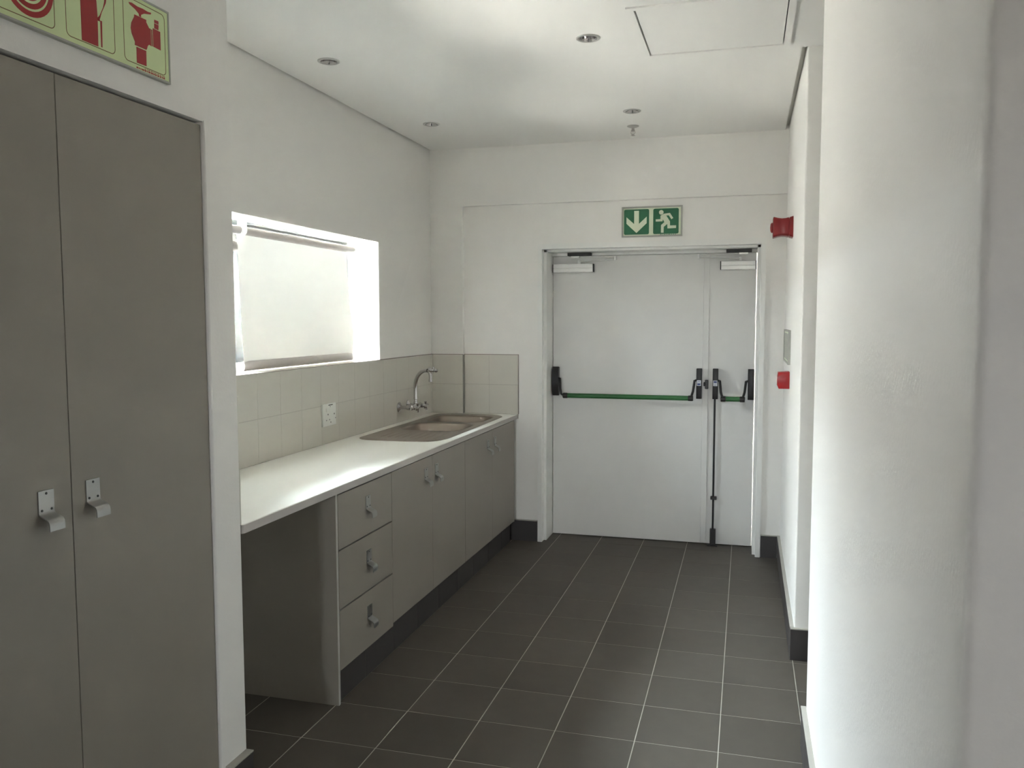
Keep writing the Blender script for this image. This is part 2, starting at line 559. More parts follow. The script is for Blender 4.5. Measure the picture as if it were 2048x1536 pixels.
# ------------------------------------------------------------------ skirtings of dark tiles with a pale top edge
def skirting(name, p0, p1, nrm, label, start=0.0, h=0.150, th=0.017, cap=True, mat_=None):
    s = struct(name, (p0[0], p0[1], 0), label)
    p0, p1, nrm = Vector((*p0, 0)), Vector((*p1, 0)), Vector((*nrm, 0))
    L = (p1 - p0).length
    t = (p1 - p0).normalized()
    cuts = [0.0]
    c = start if start > 0.02 else T
    while c < L - 0.02:
        cuts.append(c); c += T
    cuts.append(L)
    for a, b in zip(cuts, cuts[1:]):
        q = [p0 + t * (a + (0.0012 if a > 0 else 0)), p0 + t * (b - (0.0012 if b < L else 0))]
        q2 = q[1] + nrm * th
        q1 = q[0]
        boxo('tile', (q1.x, q1.y, 0.0), (q2.x, q2.y, h - 0.005), mat_ or SKIRT, s, 0.001)
    # grout bed behind and cap on top
    g2 = p1 + nrm * (th - 0.0015)
    boxo('grout', (p0.x, p0.y, 0.0005), (g2.x, g2.y, h - 0.006), CAP, s)
    if cap:
        c2 = p1 + nrm * (th + 0.001)
        boxo('edge_strip', (p0.x, p0.y, h - 0.0048), (c2.x, c2.y, h), CAP, s)
    return s
skirting('baseboard_back_left', (XL + 0.26, YB), (DX0 - 0.004, YB), (0, -1), 'dark tile skirting left of the double door')
skirting('baseboard_back_right', (DX1 + 0.004, YB), (XR - 0.019, YB), (0, -1), 'dark tile skirting right of the double door')
skirting('baseboard_right', (XR, 0.655), (XR, YB), (-1, 0), 'dark tile skirting along the wall with the alarms', 0.18)
skirting('baseboard_nib', (XR - 0.016, 0.652), (2.9, 0.652), (0, -1), 'dark tile skirting on the wall end facing the camera', 0.2)
skirting('baseboard_near_right', (XR, -2.338), (XR, -0.170), (-1, 0), 'dark tile skirting along the near pier', 0.12)
skirting('baseboard_near_left_front', (XP, -1.10), (XP, YP + 0.001), (1, 0), 'dark tile skirting under the corner of the cupboard wall', th=0.026)

# ------------------------------------------------------------------ window
win = struct('window_1', (-0.76, 0.32, WZ0), 'bright kitchen window in a deep white reveal')
bm = bmesh.new()
holed(bm, rect(WY0 - 0.05, WZ0 - 0.05, WY1 + 0.12, WZ1 + 0.06), [rect(WY0 - 0.005, WZ0 + 0.050, WY1 + 0.075, WZ1 + 0.012)], 'x', -0.800, -0.7525)
obj('window_frame', bm, WPLAST, win, smooth=0)
boxo('pane', (-0.778, WY0 - 0.005, WZ0 + 0.050), (-0.774, WY1 + 0.075, WZ1 + 0.012), GLASS, win)
# sill of small tiles
y = WY0 + 0.001
while y < WY1 - 0.002:
    y2 = min(y + 0.2, WY1 - 0.001)
    boxo('sill_tile', (-0.751, y, WZ0 + 0.0005), (XL + 0.006, y2 - 0.001, 1.321), SILLT, win, 0.0008)
    y = y2

# ------------------------------------------------------------------ roller blinds
def roller_blind(name, label, y0, y1, fy0, fy1, curl, brackets, rail, zb=1.372):
    t = thing(name, (-0.69, (y0 + y1) / 2, 1.325), label, 'blind', 'roller blinds in the window')
    zc, xc, r = 1.984, -0.690, 0.0195
    bm = bmesh.new()
    lathe(bm, [(0, r), (y1 - y0, r)], (xc, y0, zc), (0, 1, 0), 24)
    obj('roller_tube', bm, ROLLER, t)
    # cloth: hangs from the back of the tube, slightly curled edges
    bm = bmesh.new()
    nz, ny = 28, 24
    grid = []
    for i in range(nz + 1):
        f = i / nz
        z = zc - 0.004 - f * (zc - zb)
        rw = []
        for j in range(ny + 1):
            g = j / ny
            ye = fy1 + curl * (0.35 * f + 0.65 * math.exp(-((f - 0.78) / 0.16) ** 2))
            yy = fy0 + (ye - fy0) * g
            xx = xc - r + 0.0006 + 0.010 * f + 0.012 * (max(0, abs(g - 0.5) * 2 - 0.8) / 0.2) ** 2 * f
            rw.append(bm.verts.new((xx, yy, z)))
        grid.append(rw)
    for i in range(nz):
        for j in range(ny):
            bm.faces.new((grid[i][j], grid[i][j + 1], grid[i + 1][j + 1], grid[i + 1][j]))
    obj('cloth', bm, BLIND, t, smooth=60)
    # weighted bar wrapped in a hem of cloth
    bm = bmesh.new()
    prof = [(-0.012, 0.0), (-0.002, 0.002), (0.005, 0.012), (0.006, 0.028), (0.0, 0.044), (-0.006, 0.047), (-0.016, 0.040), (-0.020, 0.022), (-0.018, 0.008)]
    prism(bm, [(-0.690 + a, zb - 0.0465 + b) for a, b in prof], 'y', fy0 + 0.004, fy1 + curl * 0.35)
    obj('bottom_bar', bm, ROLLER, t, smooth=50)
    for yb in brackets:
        bm = bmesh.new()
        lathe(bm, [(-0.003, 0.024), (0.003, 0.024)], (xc, yb, zc), (0, 1, 0), 24)
        box(bm, (xc - 0.006, yb - 0.0015, zc), (xc + 0.022, yb + 0.0015, WZ1 - 0.001))
        box(bm, (xc - 0.012, yb - 0.006, WZ1 - 0.004), (xc + 0.026, yb + 0.006, WZ1 - 0.001))
        obj('bracket', bm, WPLAST, t)
    if rail:
        boxo('head_rail', (xc - 0.030, rail[0], zc + 0.024), (xc - 0.018, rail[1], zc + 0.035), DKGREY, t, 0.001)
    return t
roller_blind('roller_blind', 'white roller blind lowered over the window with a grey bottom hem', 0.158, 1.288, 0.128, 1.243, 0.055, [0.152, 1.300], (0.17, 1.19))
b2 = roller_blind('roller_blind', 'second roller blind rolled up, mostly hidden behind the cupboard wall', -0.540, 0.118, -0.530, 0.100, 0.0, [-0.545, 0.119], None, 1.93)
bm = bmesh.new()
tube(bm, [(-0.668, -0.090, 1.97), (-0.660, -0.085, 1.85), (-0.660, -0.085, 1.70)], 0.0025, 8)
lathe(bm, [(0, 0.004), (0.008, 0.011), (0.03, 0.011), (0.036, 0.004)], (-0.660, -0.085, 1.775), (0, 0, 1), 14)
obj('pull_chain', bm, WPLAST, b2)

# ------------------------------------------------------------------ splashback tiles
sp = struct('trim_1', (XL, 0.7, 0.9), 'cream glazed wall tiles behind the worktop')
sp.name = 'trim_1'
ZT = [(0.9025, 1.108), (1.111, 1.3205)]
boxo('grout', (XL, YP + 0.001, 0.87), (XL + 0.0074, 2.3245, 1.3195), SGROUT, sp)
boxo('grout', (XL + 0.0074, 2.3173, 0.87), (-0.352, 2.3249, 1.3195), SGROUT, sp)
boxo('grout', (-0.3505, 2.3522, 0.87), (0.046, 2.3599, 1.3195), SGROUT, sp)
for z0, z1 in ZT:
    ys = [YP + 0.001]
    y = 0.068 - 0.2 * 5
    while y < 2.30:
        if y > YP + 0.02: ys.append(y)
        y += 0.2
    ys.append(2.3185)
    for a, b in zip(ys, ys[1:]):
        boxo('tile', (XL + 0.005, a + 0.0006, z0), (XL + 0.0085, b - 0.0006, z1), SPLASH, sp, 0.0004)
    boxo('tile', (XL + 0.0086, 2.316, z0), (-0.3525, 2.3195, z1), SPLASH, sp, 0.0008)
    for a, b in ((-0.3495, -0.168), (-0.166, 0.0455)):
        boxo('tile', (a, 2.351, z0), (b, 2.3548, z1), SPLASH, sp, 0.0008)
    boxo('tile', (-0.360, YP + 0.0005, z0), (XP - 0.001, YP + 0.008, z1), SPLASH, sp, 0.0008)
boxo('edge_strip', (XL + 0.0002, 1.441, 1.3206), (XL + 0.009, 2.324, 1.3235), BROWN, sp)
boxo('edge_strip', (XL + 0.0002, YP + 0.001, 1.3206), (XL + 0.009, WY0 - 0.001, 1.3235), BROWN, sp)
boxo('edge_strip', (XL + 0.0062, WY0, 1.3206), (XL + 0.009, 1.4405, 1.3225), BROWN, sp)
boxo('edge_strip', (XL + 0.0095, 2.3155, 1.3206), (-0.352, 2.3248, 1.3235), BROWN, sp)
boxo('edge_strip', (-0.3515, 2.3505, 1.3206), (0.0485, 2.3598, 1.3235), BROWN, sp)
boxo('edge_strip', (-0.3524, 2.3150, 0.903), (-0.3500, 2.3505, 1.3205), CAPG, sp)
boxo('edge_strip', (0.0465, 2.3505, 0.903), (0.0485, 2.3598, 1.3205), BROWN, sp)

# ------------------------------------------------------------------ kitchen run
def fx(y): return 0.0245 + 0.0072 * y     # front edge of the worktop, very slightly out of square
ZW0, ZW1 = 0.871, 0.902
SX0, SX1, SY0, SY1 = -0.515, -0.012, 0.905, 2.262
bm = bmesh.new()
ya, yb = YP + 0.010, 2.314
outl = [(XL + 0.0092, ya), (fx(ya) - 0.014, ya), (fx(ya) - 0.006, ya + 0.002), (fx(ya) - 0.002, ya + 0.006), (fx(ya), ya + 0.014),
        (fx(2.348), 2.3485), (-0.3485, 2.3485), (-0.3485, yb), (XL + 0.0092, yb)]
holed(bm, outl, [rrect(SX0 + 0.012, SY0 + 0.012, SX1 - 0.012, SY1 - 0.012, 0.12, 6)], 'z', ZW0, ZW1)
bmesh.ops.remove_doubles(bm, verts=bm.verts, dist=1e-6)
bmesh.ops.recalc_face_normals(bm, faces=bm.faces)
for f in bm.faces:
    if abs(f.normal.z) < 0.5: f.material_index = 1
es = [ed for ed in bm.edges if all(abs(v.co.z - ZW1) < 1e-4 for v in ed.verts) and all(v.co.x > fx(v.co.y) - 0.012 for v in ed.verts)
      and len(ed.link_faces) == 2 and any(abs(f.normal.z) < 0.5 for f in ed.link_faces)]
bmesh.ops.bevel(bm, geom=es, offset=0.003, segments=3, profile=0.5, affect='EDGES')
wt = obj('worktop', bm, [TOP, TOPEDGE])
tag(wt, 'long white laminate worktop under the window, holding the steel sink', 'worktop')

# handles: one bent strip; built once, copied
def handle_mesh():
    bm = bmesh.new()
    w = 0.0455
    th = 0.0028
    pr = [(0, 0.0), (0, -0.051), (0.0015, -0.0555), (0.006, -0.059), (0.022, -0.0665), (0.0265, -0.0695), (0.029, -0.074), (0.030, -0.080), (0.030, -0.0925)]
    def offs(i):
        a = Vector(pr[max(0, i - 1)]); b = Vector(pr[min(len(pr) - 1, i + 1)])
        t = (b - a).normalized()
        n = Vector((-t.y, t.x))
        if i == 0 or i == 1: n = Vector((1, 0))
        return (pr[i][0] + n.x * th, pr[i][1] + n.y * th)
    top = [offs(i) for i in range(len(pr))]
    outline = pr + top[::-1]
    A = [bm.verts.new((x, 0, z)) for x, z in outline]
    B = [bm.verts.new((x, w, z)) for x, z in outline]
    n = len(outline); k = len(pr)
    for V in (A, B):
        for i in range(k - 1):
            bm.faces.new((V[i], V[i + 1], V[n - 2 - i], V[n - 1 - i]))
    for i in range(n):
        bm.faces.new((A[i], A[(i + 1) % n], B[(i + 1) % n], B[i]))
    bmesh.ops.recalc_face_normals(bm, faces=bm.faces)
    for y, z in ((w / 2, -0.007), (0.0085, -0.046), (w - 0.0085, -0.046)):
        lathe(bm, [(0.0, 0.0032), (0.0012, 0.0030), (0.0018, 0.0)], (th, y, z), (1, 0, 0), 10, mi=1)
    me = bpy.data.meshes.new('handle')
    for f in bm.faces: f.smooth = True
    bm.to_mesh(me); bm.free()
    me.set_sharp_from_angle(angle=math.radians(35))
    me.materials.append(ALU); me.materials.append(SCREW)
    return me
HANDLE = handle_mesh()
def handle(parent, x, y, z):
    return link('handle', HANDLE, parent, Vector((x, y, z)))

def skew_box(bm, x0off, x1off, y0, y1, z0, z1, bev=0.0):
    """box whose front follows the worktop's front line"""
    before = set(bm.verts)
    box(bm, (x0off, y0, z0), (x1off, y1, z1), bev)
    for v in bm.verts:
        if v not in before: v.co.x += fx(v.co.y) - 0.0245
    return bm
def skew_obj(name, x0, x1, y0, y1, z0, z1, m, parent, bev=0.0):
    bm = bmesh.new()
    skew_box(bm, x0, x1, y0, y1, z0, z1, bev)
    return obj(name, bm, m, parent)
FX = 0.0205      # front face of the doors (before the skew)
def front(y): return FX + fx(y) - 0.0245

# drawer unit
du = thing('drawer_unit', (-0.25, -0.06, 0), 'grey kitchen drawer unit with three drawers and a full height end panel', 'cabinet')
bm = bmesh.new()
skew_box(bm, -0.560, FX - 0.0008, -0.336, -0.320, 0.0005, 0.8705)
bmesh.ops.recalc_face_normals(bm, faces=bm.faces)
for f in bm.faces:
    if f.normal.x > 0.9: f.material_index = 1
obj('side_panel', bm, [CAB, CABEDGE], du, smooth=0)
skew_obj('carcass', -0.548, FX - 0.020, -0.3185, 0.2050, 0.152, 0.8705, CABIN, du)
for z0, z1, hz in ((0.640, 0.864, 0.809), (0.394, 0.634, 0.570), (0.140, 0.388, 0.324)):
    d = skew_obj('drawer', FX - 0.018, FX, -0.3165, 0.2035, z0, z1, CAB, du, 0.0008)
    handle(d, front(-0.066) + 0.0002, -0.0665, hz)

def cupboard_unit(name, y0, ym, y1, label, ends=False):
    c = thing(name, (-0.25, (y0 + y1) / 2, 0.15), label, 'cabinet', None)
    bm = bmesh.new()
    xa, xb = -0.548, FX - 0.020
    skew_box(bm, xa, xb, y0 + 0.001, y0 + 0.017, 0.156, 0.8705)
    skew_box(bm, xa, xb, y1 - 0.017, y1 - 0.001, 0.156, 0.8705)
    skew_box(bm, xa, xb, y0 + 0.0172, y1 - 0.0172, 0.156, 0.172)
    skew_box(bm, xa, xa + 0.006, y0 + 0.0172, y1 - 0.0172, 0.1722, 0.8705)
    obj('carcass', bm, CABIN, c, smooth=0)
    for a, b, hy in ((y0, ym, ym - 0.110), (ym, y1, ym + 0.038)):
        d = skew_obj('door', FX - 0.018, FX, a + 0.0008, b - 0.0008, 0.154, 0.866, CAB, c, 0.0008)
        handle(d, front(hy) + 0.0002, hy, 0.813)
    return c
cupboard_unit('cupboard_unit', 0.2055, 0.716, 1.232, 'grey two door kitchen cupboard next to the drawers')
c2 = cupboard_unit('cupboard_unit', 1.2335, 1.763, 2.268, 'grey two door kitchen cupboard below the sink by the end wall')
skew_obj('end_panel', -0.548, FX - 0.001, 2.2685, 2.284, 0.150, 0.8705, CAB, c2)

# tiled plinth under the units
pl = struct('baseboard_left', (0, 1.0, 0), 'dark tile plinth under the grey kitchen units')
cuts = [-0.3185]
y = -0.054
while y < 2.26:
    cuts.append(y); y += T
cuts.append(2.284)
for a, b in zip(cuts, cuts[1:]):
    boxo('tile', (-0.006, a + 0.0012, 0.0), (0.003, b - 0.0012, 0.1375 if b < 0.3 else 0.149), SKIRT, pl, 0.001)
boxo('grout', (-0.020, -0.318, 0.0), (0.0018, 2.283, 0.136), CAP, pl)

# ---- sink
sk = thing('sink', (-0.26, 1.58, ZW1), 'double bowl stainless steel sink with drainer set in the worktop', 'sink')
bm = bmesh.new()
B1 = (-0.452, 1.335, -0.050, 1.712)
B2 = (-0.452, 1.775, -0.050, 2.150)
so = rrect(SX0, SY0, SX1, SY1, [0.10, 0.19, 0.13, 0.10], 8)
si = rrect(SX0 + 0.010, SY0 + 0.010, SX1 - 0.010, SY1 - 0.010, [0.09, 0.18, 0.12, 0.09], 8)
zt = ZW1 + 0.0045
h1 = rrect(*B1, 0.085, 8)
h2 = rrect(*B2, 0.085, 8)
def loopv(loop, z): return [bm.verts.new((a, b, z)) for a, b in loop]
v0, v1 = loopv(so, ZW1 + 0.0002), loopv(so, ZW1 + 0.002)
v2 = loopv(si, zt)
n = len(so)
for A, B in ((v0, v1), (v1, v2)):
    for i in range(n): bm.faces.new((A[i], A[(i + 1) % n], B[(i + 1) % n], B[i]))
es = []
for vs in (v2,):
    for i in range(n): es.append(bm.edges.get((vs[i], vs[(i + 1) % n])))
hv = []
for h in (h1, h2):
    vs = loopv(h, zt)
    hv.append(vs)
    for i in range(len(vs)): es.append(bm.edges.new((vs[i], vs[(i + 1) % len(vs)])))
bmesh.ops.triangle_fill(bm, edges=es, use_beauty=True)
# drainer ribs
for i in range(8):
    xx = -0.40 + i * 0.045
    tube(bm, [(xx, 1.02, zt - 0.001), (xx, 1.27, zt - 0.002)], 0.0026, 8)
obj('rim', bm, STEEL, sk, smooth=40)
def bowl(Bb, dz):
    bm = bmesh.new()
    rings = []
    for inset, z in ((0, zt), (0.004, zt - 0.001), (0.009, zt - 0.005), (0.013, zt - 0.014), (0.022, zt - dz + 0.03), (0.034, zt - dz + 0.008), (0.055, zt - dz), (0.12, zt - dz - 0.003)):
        lp = rrect(Bb[0] + inset, Bb[1] + inset, Bb[2] - inset, Bb[3] - inset, max(0.03, 0.085 - inset * 0.4), 8)
        rings.append([bm.verts.new((a, b, z)) for a, b in lp])
    n = len(rings[0])
    for A, B in zip(rings, rings[1:]):
        for i in range(n): bm.faces.new((A[i], A[(i + 1) % n], B[(i + 1) % n], B[i]))
    bm.faces.new(rings[-1])
    o = obj('bowl', bm, STEEL, sk, smooth=50)
    bm = bmesh.new()
    lathe(bm, [(0, 0.042), (0.002, 0.042), (0.002, 0.030), (-0.002, 0.0)], ((Bb[0] + Bb[2]) / 2, (Bb[1] + Bb[3]) / 2, zt - dz - 0.002), (0, 0, 1), 24, caps=False)
    obj('drain', bm, CHROME, o)
bowl(B1, 0.15)
bowl(B2, 0.15)

# ---- tap
FY0, FY1, FZ = 1.700, 1.855, 1.000
fc = thing('wall_tap', (-0.5, 1.78, 0.97), 'chrome wall mounted sink mixer with a tall swan neck spout above the sink', 'tap')
for yy in (FY0, FY1):
    bm = bmesh.new()
    lathe(bm, [(0, 0.034), (0.004, 0.034), (0.012, 0.020), (0.016, 0.014)], (XL + 0.0088, yy, FZ), (1, 0, 0), 24)
    lathe(bm, [(0.012, 0.012), (0.060, 0.012), (0.060, 0.017), (0.078, 0.017)], (XL + 0.0088, yy, FZ), (1, 0, 0), 20)
    obj('flange', bm, CHROME, fc)
bm = bmesh.new()
xb = XL + 0.095
lathe(bm, [(0, 0.010), (0.004, 0.019), (0.045, 0.0195), (0.06, 0.0225), (0.115, 0.0225), (0.13, 0.0195), (0.171, 0.019), (0.175, 0.012)], (xb, FY0 - 0.010, FZ), (0, 1, 0), 20)
lathe(bm, [(0, 0.014), (0.018, 0.014), (0.020, 0.011), (0.034, 0.011), (0.036, 0.014), (0.046, 0.014)], (xb, 1.7775, FZ + 0.014), (0, 0, 1), 18)
obj('body', bm, CHROME, fc)
for yy in (FY0 + 0.006, FY1 - 0.006):
    bm = bmesh.new()
    lathe(bm, [(0, 0.015), (0.014, 0.015), (0.016, 0.011), (0.028, 0.010), (0.031, 0.014), (0.043, 0.013), (0.047, 0.0)], (xb + 0.006, yy, FZ), (1, 0, 0), 18)
    for k in range(4):
        a = PI / 2 * k + 0.25
        dv = Vector((0, math.cos(a), math.sin(a)))
        c0 = Vector((xb + 0.006 + 0.038, yy, FZ))
        lathe(bm, [(0.006, 0.0075), (0.022, 0.0070), (0.030, 0.0085), (0.034, 0.0)], c0, dv, 10)
    obj('cross_handle', bm, CHROME, fc)
bm = bmesh.new()
pts = [(xb, 1.7775, FZ + 0.055), (xb, 1.7775, FZ + 0.10)]
for i in range(0, 13):
    a = PI - (PI * 0.52) * i / 12
    pts.append((xb + 0.093 + 0.093 * math.cos(a), 1.7775 - 0.035 * i / 12, FZ + 0.125 + 0.115 * math.sin(a)))
tube(bm, pts, 0.0125, 16)
px, py, pz = pts[-1]
tube(bm, [(px + 0.004, py, pz + 0.002), (px + 0.014, py, pz - 0.008), (px + 0.020, py, pz - 0.030), (px + 0.020, py, pz - 0.058)], [0.012, 0.0115, 0.011, 0.011], 12)
lathe(bm, [(0, 0.013), (0.014, 0.013)], (px + 0.020, py, pz - 0.072), (0, 0, 1), 14)
obj('spout', bm, CHROME, fc)
bm = bmesh.new()
c0 = (px + 0.006, py, pz + 0.004)
lathe(bm, [(-0.006, 0.010), (0.0, 0.017), (0.016, 0.021), (0.020, 0.012), (0.032, 0.012), (0.034, 0.015), (0.040, 0.011), (0.052, 0.014), (0.060, 0.010), (0.063, 0.0)], c0, (0.85, 0.52, -0.08), 18)
lathe(bm, [(0, 0.006), (0.018, 0.006), (0.020, 0.0)], Vector(c0) + Vector((0.03, 0.01, 0)), (0, 0.2, 1), 10)
obj('spout_valve', bm, CHROME, fc)

# ---- double socket
sy0, sy1, sz0, sz1 = 0.668, 0.816, 0.998, 1.118
xs = XL + 0.0088
so_ = thing('wall_socket', (xs, 0.742, 1.058), 'white switched wall socket on the tiles left of the sink', 'socket')
bm = bmesh.new(); box(bm, (xs, sy0, sz0), (xs + 0.010, sy1, sz1), 0.002, 2)
obj('faceplate', bm, WPLAST, so_)
bm = bmesh.new()
ym = (sy0 + sy1) / 2
box(bm, (xs + 0.0098, ym - 0.040, 1.076), (xs + 0.0135, ym + 0.004, 1.096), 0.001)
obj('switch', bm, WPLAST, so_)
bm = bmesh.new()
box(bm, (xs + 0.0098, ym - 0.012, 1.107), (xs + 0.0105, ym + 0.036, 1.112))
obj('marking', bm, SLOT, so_)
for (a, b, r) in ((ym - 0.018, 1.060, .0045), (ym + 0.052, 1.058, .0045), (ym - 0.036, 1.030, .0035), (ym - 0.002, 1.031, .0035), (ym + 0.066, 1.034, .0035), (ym + 0.012, 1.016, .004), (ym + 0.008, 1.101, .003)):
    bm = bmesh.new()
    lathe(bm, [(0, r), (0.0004, r), (0.0005, 0)], (xs + 0.0100, a, b), (1, 0, 0), 12)
    obj('pin_hole', bm, SLOT, so_)

# ------------------------------------------------------------------ double door
tr = struct('trim_2', (0.94, 2.40, 0), 'white pressed steel frame around the double door')
for (x0, s) in ((DX0, 1), (DX1, -1)):
    prof = [(x0, YB - 0.001), (x0, 2.343), (x0 + s * 0.031, 2.343), (x0 + s * 0.031, 2.402), (x0 + s * 0.050, 2.402), (x0 + s * 0.050, 2.64), (x0 + s * 0.013, 2.64), (x0 + s * 0.013, YB - 0.001)]
    bm = bmesh.new()
    prism(bm, prof, 'z', 0.0, 2.049)
    obj('jamb', bm, FRAMEP, tr, smooth=0)
prof = [(YB - 0.001, 2.086), (2.343, 2.086), (2.343, 2.0495), (2.402, 2.0495), (2.402, 2.034), (2.64, 2.034), (2.64, 2.071), (YB - 0.001, 2.071)]
bm = bmesh.new()
prism(bm, [(y, z) for y, z in prof], 'x', DX0, DX1)
obj('head', bm, FRAMEP, tr, smooth=0)
boxo('door_stop', (DX0 + 0.051, 2.572, 2.017), (DX1 - 0.051, 2.639, 2.0335), FRAMEP, tr)

YD = 2.590
d1 = struct('door_1', (0.77, YD, 0), 'wide grey white leaf of the double door with the long green panic bar')
d2_ = struct('door_2', (1.49, YD, 0), 'narrow grey white leaf of the double door with the short green panic bar')
boxo('leaf', (0.243, YD, 0.006), (1.318, YD + 0.044, 2.015), DOORP, d1, 0.002)
boxo('leaf', (1.3215, YD, 0.006), (1.643, YD + 0.044, 2.015), DOORP, d2_, 0.002)
boxo('meeting_strip', (1.299, YD - 0.010, 0.010), (1.338, YD - 0.0004, 2.012), DOORP, d1, 0.002)
for a, b in ((0.243, 1.30), (1.3385, 1.643)):
    boxo('gap_seal', (a, YD + 0.020, 0.0005), (b, YD + 0.030, 0.0058), DKGREY, d1 if b < 1.31 else d2_)

def housing(parent, x0, x1, z0=1.022, z1=1.230, bulge=False):
    bm = bmesh.new()
    if bulge:
        prism(bm, [(YD - 0.0004, z0 + 0.004), (YD - 0.030, z0), (YD - 0.046, z0 + 0.03), (YD - 0.052, (z0 + z1) / 2), (YD - 0.046, z1 - 0.03), (YD - 0.030, z1), (YD - 0.0004, z1 - 0.004)], 'x', x0, x1)
    else:
        box(bm, (x0, YD - 0.046, z0), (x1, YD - 0.0004, z1), 0.003, 2)
    return obj('housing', bm, BLACK, parent, smooth=25)
def arm(parent, xh, xb, sgn):
    """lever from a housing at xh down to the bar's end at xb"""
    bm = bmesh.new()
    y0 = YD - 0.034
    pts = [(xh, y0, 1.148), (xh + sgn * 0.012, y0 - 0.010, 1.146), (xh + sgn * 0.016, y0 - 0.020, 1.110), (xh + sgn * 0.020, y0 - 0.034, 1.075), (xh + sgn * 0.030, y0 - 0.050, 1.040), (xb, y0 - 0.058, 1.029)]
    tube(bm, pts, 0.0085, 10)
    lathe(bm, [(0, 0.0165), (0.004, 0.0195), (0.030, 0.0195), (0.034, 0.0170)], (xb - sgn * 0.006, y0 - 0.058, 1.029), (sgn, 0, 0), 16)
    return obj('arm', bm, BLACK, parent)
def sticker(parent, xa, xb, flip):
    za, zb = 1.112, 1.150
    bm = bmesh.new()
    box(bm, (xa + 0.004, YD - 0.0468, za), (xb - 0.004, YD - 0.0461, zb))
    zz = (zb - 0.017) if flip else (za + 0.004)
    box(bm, (xa + 0.008, YD - 0.0472, zz), (xb - 0.008, YD - 0.0465, zz + 0.013), mi=1)
    zz = (za + 0.006) if flip else (zb - 0.011)
    box(bm, (xa + 0.010, YD - 0.0472, zz), (xb - 0.010, YD - 0.0465, zz + 0.0025), mi=1)
    return obj('sticker', bm, [STICK, BLUE], parent, smooth=0)

def panic_bar(door, xa0, xa1, xb0, xb1, bar0, bar1, side):
    bm = bmesh.new()
    yb_, zb_ = YD - 0.092, 1.029
    tube(bm, [(bar0, yb_, zb_), (bar1, yb_, zb_)], 0.014, 16, flat=(0.0165, 0.011, (0, 0, 1)))
    bar = obj('panic_bar', bm, GREEN, door)
    housing(bar, xa0, xa1, bulge=(side == 0))
    housing(bar, xb0, xb1)
    arm(bar, xa1, bar0 - 0.005, 1)
    arm(bar, xb0, bar1 + 0.005, -1)
    if side == 0: sticker(bar, xb0, xb1, False)
    else: sticker(bar, xa0, xa1, True)
    return bar
panic_bar(d1, 0.247, 0.292, 1.260, 1.296, 0.347, 1.232, 0)
panic_bar(d2_, 1.369, 1.405, 1.601, 1.642, 1.436, 1.573, 1)
# keeper between the leaves
bm = bmesh.new()
box(bm, (1.318, YD - 0.034, 1.090), (1.340, YD - 0.0106, 1.152), 0.003, 1)
box(bm, (1.308, YD - 0.028, 1.108), (1.3185, YD - 0.0106, 1.136), 0.003, 1)
obj('keeper', bm, BLACK, d1)
# vertical rod on the narrow leaf
bm = bmesh.new()
tube(bm, [(1.385, YD - 0.020, 1.03), (1.385, YD - 0.020, 0.10)], 0.0068, 10)
rod = obj('latch_rod', bm, BLACK, d2_)
bm = bmesh.new(); box(bm, (1.366, YD - 0.032, 0.322), (1.408, YD - 0.0006, 0.344), 0.003, 1)
obj('rod_guide', bm, BLACK, rod)
bm = bmesh.new(); box(bm, (1.366, YD - 0.040, 0.006), (1.405, YD - 0.0006, 0.116), 0.003, 1)
obj('foot_latch', bm, BLACK, rod)
boxo('floor_plate', (1.350, YD - 0.055, 0.0004), (1.418, YD - 0.002, 0.005), BLACK, tr, 0.001)

def closer(door, x0, x1, flip):
    bm = bmesh.new()
    y1 = YD - 0.0006
    pr = [(y1, 1.899), (y1 - 0.040, 1.899), (y1 - 0.046, 1.904), (y1 - 0.046, 1.925), (y1 - 0.043, 1.928), (y1 - 0.046, 1.931), (y1 - 0.046, 1.955), (y1 - 0.040, 1.960), (y1, 1.960)]
    prism(bm, pr, 'x', x0, x1)
    c = obj('door_closer', bm, SILVER, door, smooth=20)
    for a, b in ((x0 - 0.006, x0 - 0.0004), (x1 + 0.0004, x1 + 0.006)):
        boxo('end_cap', (a, y1 - 0.042, 1.901), (b, y1, 1.958), BLACK, c, 0.001)
    s = -1 if flip else 1
    xp = (x1 - 0.100) if not flip else (x0 + 0.125)
    bm = bmesh.new()
    lathe(bm, [(0, 0.010), (0.022, 0.010), (0.024, 0.006), (0.027, 0.0)], (xp, y1 - 0.022, 1.960), (0, 0, 1), 14)
    xe, ye = xp + s * 0.270, y1 - 0.110
    tube(bm, [(xp, y1 - 0.022, 1.976), (xe, ye, 1.980)], 0.005, 8, flat=(0.0035, 0.009, (0, 0, 1)))
    lathe(bm, [(-0.006, 0.008), (0.022, 0.008)], (xe, ye, 1.980), (0, 0, 1), 12)
    xq = xp + s * -0.02
    tube(bm, [(xe, ye, 1.996), (xq + s * 0.04, y1 - 0.060, 2.006)], 0.005, 8, flat=(0.003, 0.008, (0, 0, 1)))
    obj('closer_arm', bm, SILVER, c)
    bm = bmesh.new()
    box(bm, (xq - 0.030, y1 - 0.072, 1.998), (xq + 0.030, y1 - 0.040, 2.0115), 0.002)
    obj('arm_shoe', bm, SILVER, c)
    # black soffit block and pale fixing plate on the frame head
    xm = xq + s * 0.03
    boxo('soffit_block', (xm - 0.082, y1 - 0.085, 2.012), (xm + 0.082, y1 - 0.030, 2.0335), BLACK, tr, 0.002)
    return xm
xm = closer(d1, 0.254, 0.536, False)
boxo('fixing_plate', (xm - 0.160, YD - 0.060, 2.016), (xm - 0.083, YD - 0.028, 2.0335), SILVER, tr, 0.001)
xm = closer(d2_, 1.413, 1.636, True)
